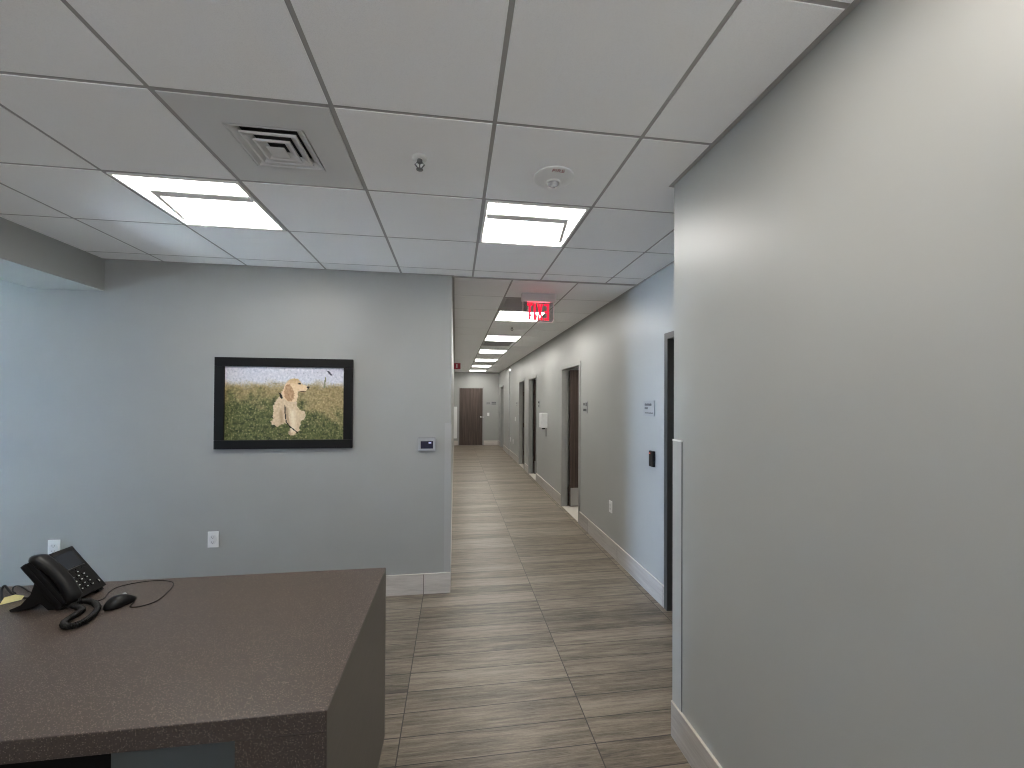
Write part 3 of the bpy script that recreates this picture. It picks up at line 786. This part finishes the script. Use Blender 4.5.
# handset: arched bar down the left side
hs = MB(); n = 22; prof = []
b = bmesh.new(); rings = []
for i in range(n+1):
    f = i/n; v_ = -.012 + f*(HF+.026)
    w_ = .020 + .026*math.sin(math.pi*min(1, max(0, (f*.96+.03))))**.75
    half = .0285 - .003*math.sin(math.pi*f)
    end = min(1, min(f, 1-f)*9+.35); thick = .026 + .008*abs(2*f-1)**2
    c = w_-thick*.5
    ring = []
    for k in range(14):
        a = 2*math.pi*k/14
        sx = math.copysign(abs(math.cos(a))**.6, math.cos(a)); sz = math.copysign(abs(math.sin(a))**.6, math.sin(a))
        ring.append(b.verts.new((.030+half*end*sx, v_, c+thick*.62*end*sz)))
    rings.append(ring)
for A, B in zip(rings, rings[1:]):
    for k in range(14): b.faces.new([A[k], A[(k+1) % 14], B[(k+1) % 14], B[k]])
b.faces.new(rings[0][::-1]); b.faces.new(rings[-1])
hs._add(b, FM, True)
hs.box(.008, .052, .004, .056, -.008, .010, .006, FM); hs.box(.008, .052, HF-.058, HF-.004, -.008, .010, .006, FM)
hso = hs.build('handset', M_BLACK, t)
MB().box(.054, .0575, .020, .046, .001, .004, .001, FM).build('light_strip', M_KEYMARK, hso)
# stand: wedge leg that runs back down to the desk
mb = MB()
sd = [(.0, .006), (.012, 0), (.065, 0), (.092, .030), (.120, .012), (.168, 0), (.196, 0), (.200, .008), (.160, .022), (.125, .062), (.112, .120), (.080, .092)]
for x0, x1 in ((.010, .034), (W-.034, W-.010)): mb.prism(sd, Matrix(((0, 0, 1, x0), (1, 0, 0, 0), (0, 1, 0, 0), (0, 0, 0, 1))), x1-x0, .002)
mb.box(.034, W-.034, .080, .112, .030, .085, .004)
mb.box(.034, W-.034, .150, .190, .002, .012, .002)
mb.build('stand', M_BLACKM, t)

# coiled handset cord (lies on the desk, plugged into the phone)
def spline(pts, n):
    out = []
    P_ = [Vector(p) for p in pts]; P_ = [2*P_[0]-P_[1]]+P_+[2*P_[-1]-P_[-2]]
    for i in range(1, len(P_)-2):
        for k in range(n):
            s = k/n; a, b_, c, d = P_[i-1:i+3]
            out.append(.5*((2*b_)+(c-a)*s+(2*a-5*b_+4*c-d)*s*s+(3*b_-a-3*c+d)*s**3))
    out.append(P_[-2]); return out
def to_local(o, pts):
    M = (Matrix.Translation(o.location) @ Matrix.Rotation(o.rotation_euler.z, 4, 'Z')).inverted()
    return [M @ Vector(p) for p in pts]
path = spline(to_local(t, [(-1.470, 1.815, DZ+.022), (-1.435, 1.806, DZ+.014), (-1.408, 1.783, DZ+.0125), (-1.405, 1.739, DZ+.0125), (-1.396, 1.696, DZ+.0125), (-1.366, 1.668, DZ+.0125), (-1.340, 1.672, DZ+.0125), (-1.332, 1.705, DZ+.0125), (-1.346, 1.759, DZ+.0125), (-1.372, 1.805, DZ+.0125), (-1.412, 1.842, DZ+.013), (-1.447, 1.852, DZ+.018), (-1.472, 1.838, DZ+.024)]), 60)
coil = []
L = 0; prev = path[0]
for i, p in enumerate(path):
    L += (p-prev).length; prev = p
    d = (path[min(i+1, len(path)-1)]-path[max(0, i-1)]).normalized(); a = d.cross(Vector((0, 0, 1))).normalized(); c = d.cross(a)
    ph = L/.0052*2*math.pi
    coil.append((L, p, a, c))
tot = L; pts = []
NS = int(tot/.0052*9)
idx = 0
for k in range(NS+1):
    s = tot*k/NS
    while idx < len(coil)-2 and coil[idx+1][0] < s: idx += 1
    l0, p0, a0, c0 = coil[idx]; l1, p1, a1, c1 = coil[idx+1]; f = 0 if l1 == l0 else (s-l0)/(l1-l0)
    p = p0.lerp(p1, f); ph = s/.0052*2*math.pi
    pts.append(p + a0*.0090*math.cos(ph) + c0*.0090*math.sin(ph))
MB().tube(pts, .0023, 6).build('coiled_cord', M_CORD, t)
path_core = [p for p in path[::6]]

# computer mouse with its cable
mloc = Vector((-1.322, 1.846, DZ))
t = thing('computer_mouse', 'small black computer mouse with a thin cable, in front of the phone', 'mouse', mloc, None, (0, 0, math.radians(74)))
b = bmesh.new(); rings = []; n = 14; K = 20
for i in range(n+1):
    f = i/n; x = -.056+.112*f
    e = math.sqrt(max(0, 1-abs(2*f-1)**2.6)); wd = (.035-.003*f)*max(e, .05); ht = (.039*math.sin(math.pi*(f*.62+.27))**1.1)*max(e**.8, .12)
    ring = []
    for k in range(K):
        a = math.pi*2*k/K; cs, sn = math.cos(a), math.sin(a)
        ring.append(b.verts.new((x, wd*math.copysign(abs(cs)**.75, cs), .002 + (ht*abs(sn)**.8 if sn > 0 else 0))))
    rings.append(ring)
for A, B in zip(rings, rings[1:]):
    for k in range(K): b.faces.new([A[k], A[(k+1) % K], B[(k+1) % K], B[k]])
b.faces.new(rings[0][::-1]); b.faces.new(rings[-1])
mb = MB(); mb._add(b, None, True); mo = mb.build('shell', M_BLACK, t)
MB().lathe([(0, -.004), (.009, -.004), (.0105, 0), (.009, .004), (0, .004)], Matrix.Translation((.012, 0, .0305)) @ Matrix.Rotation(math.radians(90), 4, 'X'), 18).build('scroll_wheel', M_SILVER, t)
MB().box(-.0008, .0008, -.0008, .0008, 0, .001).build('base_pad', M_BLACKM, t)
pts = spline(to_local(t, [(-1.306, 1.896, DZ+.007), (-1.280, 1.860, DZ+.003), (-1.266, 1.815, DZ+.002), (-1.225, 1.815, DZ+.002), (-1.196, 1.855, DZ+.002), (-1.205, 1.930, DZ+.002), (-1.226, 2.000, DZ+.002), (-1.262, 2.042, DZ+.002), (-1.335, 2.062, DZ+.002), (-1.408, 2.046, DZ+.002), (-1.452, 2.010, DZ+.002), (-1.448, 1.960, DZ+.002), (-1.425, 1.905, DZ+.002), (-1.44, 1.87, DZ+.002)]), 8)
MB().tube(pts, .0019, 6).build('cable', M_CORD, t)

# cables and a tag left of the phone
def cable(label, pts, r, grp='cables behind the phone'):
    o = MB().tube(spline(pts, 10), r, 7).build('cable', M_CORD, None, Vector(pts[0]))
    return tag(o, label, 'cable', grp)
cable('thick black cable with a sharp bend behind the phone on the desk', [(-1.690, 1.925, DZ+.010), (-1.735, 1.940, DZ+.006), (-1.785, 1.962, DZ+.006), (-1.84, 1.995, DZ+.010), (-1.90, 2.040, DZ+.018), (-1.915, 2.048, DZ+.016), (-1.90, 2.025, DZ+.008), (-1.85, 1.972, DZ+.006), (-1.79, 1.905, DZ+.006), (-1.82, 1.880, DZ+.006), (-1.90, 1.87, DZ+.006)], .0042)
cable('thin black cable looping up behind the desk phone', [(-1.725, 1.975, DZ+.008), (-1.775, 2.000, DZ+.006), (-1.825, 2.034, DZ+.008), (-1.868, 2.058, DZ+.010), (-1.884, 2.056, DZ+.008), (-1.86, 2.025, DZ+.0035), (-1.825, 1.998, DZ+.0035)], .0028)
mb = MB()
M = Matrix.Translation((-1.768, 1.920, DZ+.0155)) @ Matrix.Rotation(math.radians(44), 4, 'Z') @ Matrix.Rotation(math.radians(58), 4, 'X')
mb.prism([(-.030, -.015), (.026, -.015), (.034, -.002), (.010, .012), (-.018, .010)], M, .0015)
tag(mb.build('paper_tag', M_YELLOW, None, Vector((-1.775, 1.915, DZ))), 'yellow paper tag lying under the cables left of the phone', 'tag')

# ------------------------------------------------------------------ daylight outside the windows
w = bpy.data.worlds.new('World'); SC.world = w; w.use_nodes = True
nt = w.node_tree; nt.nodes.clear()
out = nt.nodes.new('ShaderNodeOutputWorld'); bg = nt.nodes.new('ShaderNodeBackground')
tc = nt.nodes.new('ShaderNodeTexCoord'); sx = nt.nodes.new('ShaderNodeSeparateXYZ'); rp = nt.nodes.new('ShaderNodeValToRGB'); mr = nt.nodes.new('ShaderNodeMapRange')
nt.links.new(tc.outputs['Generated'], sx.inputs[0]); nt.links.new(sx.outputs[2], mr.inputs[0])
mr.inputs[1].default_value = -1; mr.inputs[2].default_value = 1
nt.links.new(mr.outputs[0], rp.inputs[0])
# towards the back: glow from below added to lift the ceiling, dim above
rb = nt.nodes.new('ShaderNodeValToRGB'); mb_ = nt.nodes.new('ShaderNodeMix'); mb_.data_type = 'RGBA'; mf = nt.nodes.new('ShaderNodeMapRange')
nt.links.new(mr.outputs[0], rb.inputs[0]); nt.links.new(sx.outputs[1], mf.inputs[0])
mf.inputs[1].default_value = -.25; mf.inputs[2].default_value = -.45; mf.inputs[3].default_value = 0; mf.inputs[4].default_value = 1
nt.links.new(mf.outputs[0], mb_.inputs[0]); nt.links.new(rp.outputs[0], mb_.inputs[6]); nt.links.new(rb.outputs[0], mb_.inputs[7])
rb.color_ramp.elements[0].position = .375; rb.color_ramp.elements[0].color = (.065, .0635, .0615, 1)
rb.color_ramp.elements[1].position = .415; rb.color_ramp.elements[1].color = (.005, .005, .006, 1)
nt.links.new(mb_.outputs[2], bg.inputs[0]); nt.links.new(bg.outputs[0], out.inputs[0])
e = rp.color_ramp.elements
e[0].position = 0; e[0].color = (.05, .06, .08, 1)
e[1].position = 1; e[1].color = (.30, .55, 1.0, 1)
for p_, c_ in ((.40, (.10, .14, .20, 1)), (.46, (.20, .28, .40, 1)), (.50, (.50, .69, 1.0, 1)), (.56, (.46, .67, 1.0, 1))):
    q = e.new(p_); q.color = c_
bg.inputs[1].default_value = 68.0

sun = bpy.data.lights.new('sun', 'SUN'); sun.energy = 650.0; sun.angle = .01; sun.color = (.60, .79, 1.0)
so = bpy.data.objects.new('sun', sun); COL.objects.link(so); so.location = (-16, 3.4, 3)
so.rotation_euler = Vector((math.cos(math.radians(33)), 0.02, -math.sin(math.radians(33)))).to_track_quat('-Z', 'Y').to_euler()
# ------------------------------------------------------------------ camera
cam = bpy.data.cameras.new('camera'); co = bpy.data.objects.new('camera', cam); COL.objects.link(co)
yaw, pitch, roll = .1401259, .0097666, .0054031
cyw, syw, cpp, spp = math.cos(yaw), math.sin(yaw), math.cos(pitch), math.sin(pitch)
fwd = Vector((syw*cpp, cyw*cpp, spp)); rt = Vector((cyw, -syw, 0)); up = rt.cross(fwd)
r2 = rt*math.cos(roll)+up*math.sin(roll); u2 = up*math.cos(roll)-rt*math.sin(roll)
M = Matrix((r2, u2, -fwd)).transposed().to_4x4(); M.translation = (0, 0, 1.651); co.matrix_world = M
cam.sensor_fit = 'HORIZONTAL'; cam.sensor_width = 36; cam.lens = 36*407.65/1024
cam.shift_x = -.26/1024; cam.shift_y = 13.48/1024
cam.clip_start = .02
SC.camera = co
SC.view_settings.view_transform = 'Standard'; SC.view_settings.look = 'None'
SC.view_settings.gamma = 1; SC.view_settings.use_curve_mapping = False
SC.view_settings.exposure = 0.75
SC.cycles.use_denoising = True
SC.cycles.filter_width = 1.1
SC.cycles.max_bounces = 10; SC.cycles.diffuse_bounces = 6; SC.cycles.sample_clamp_indirect = 70.0
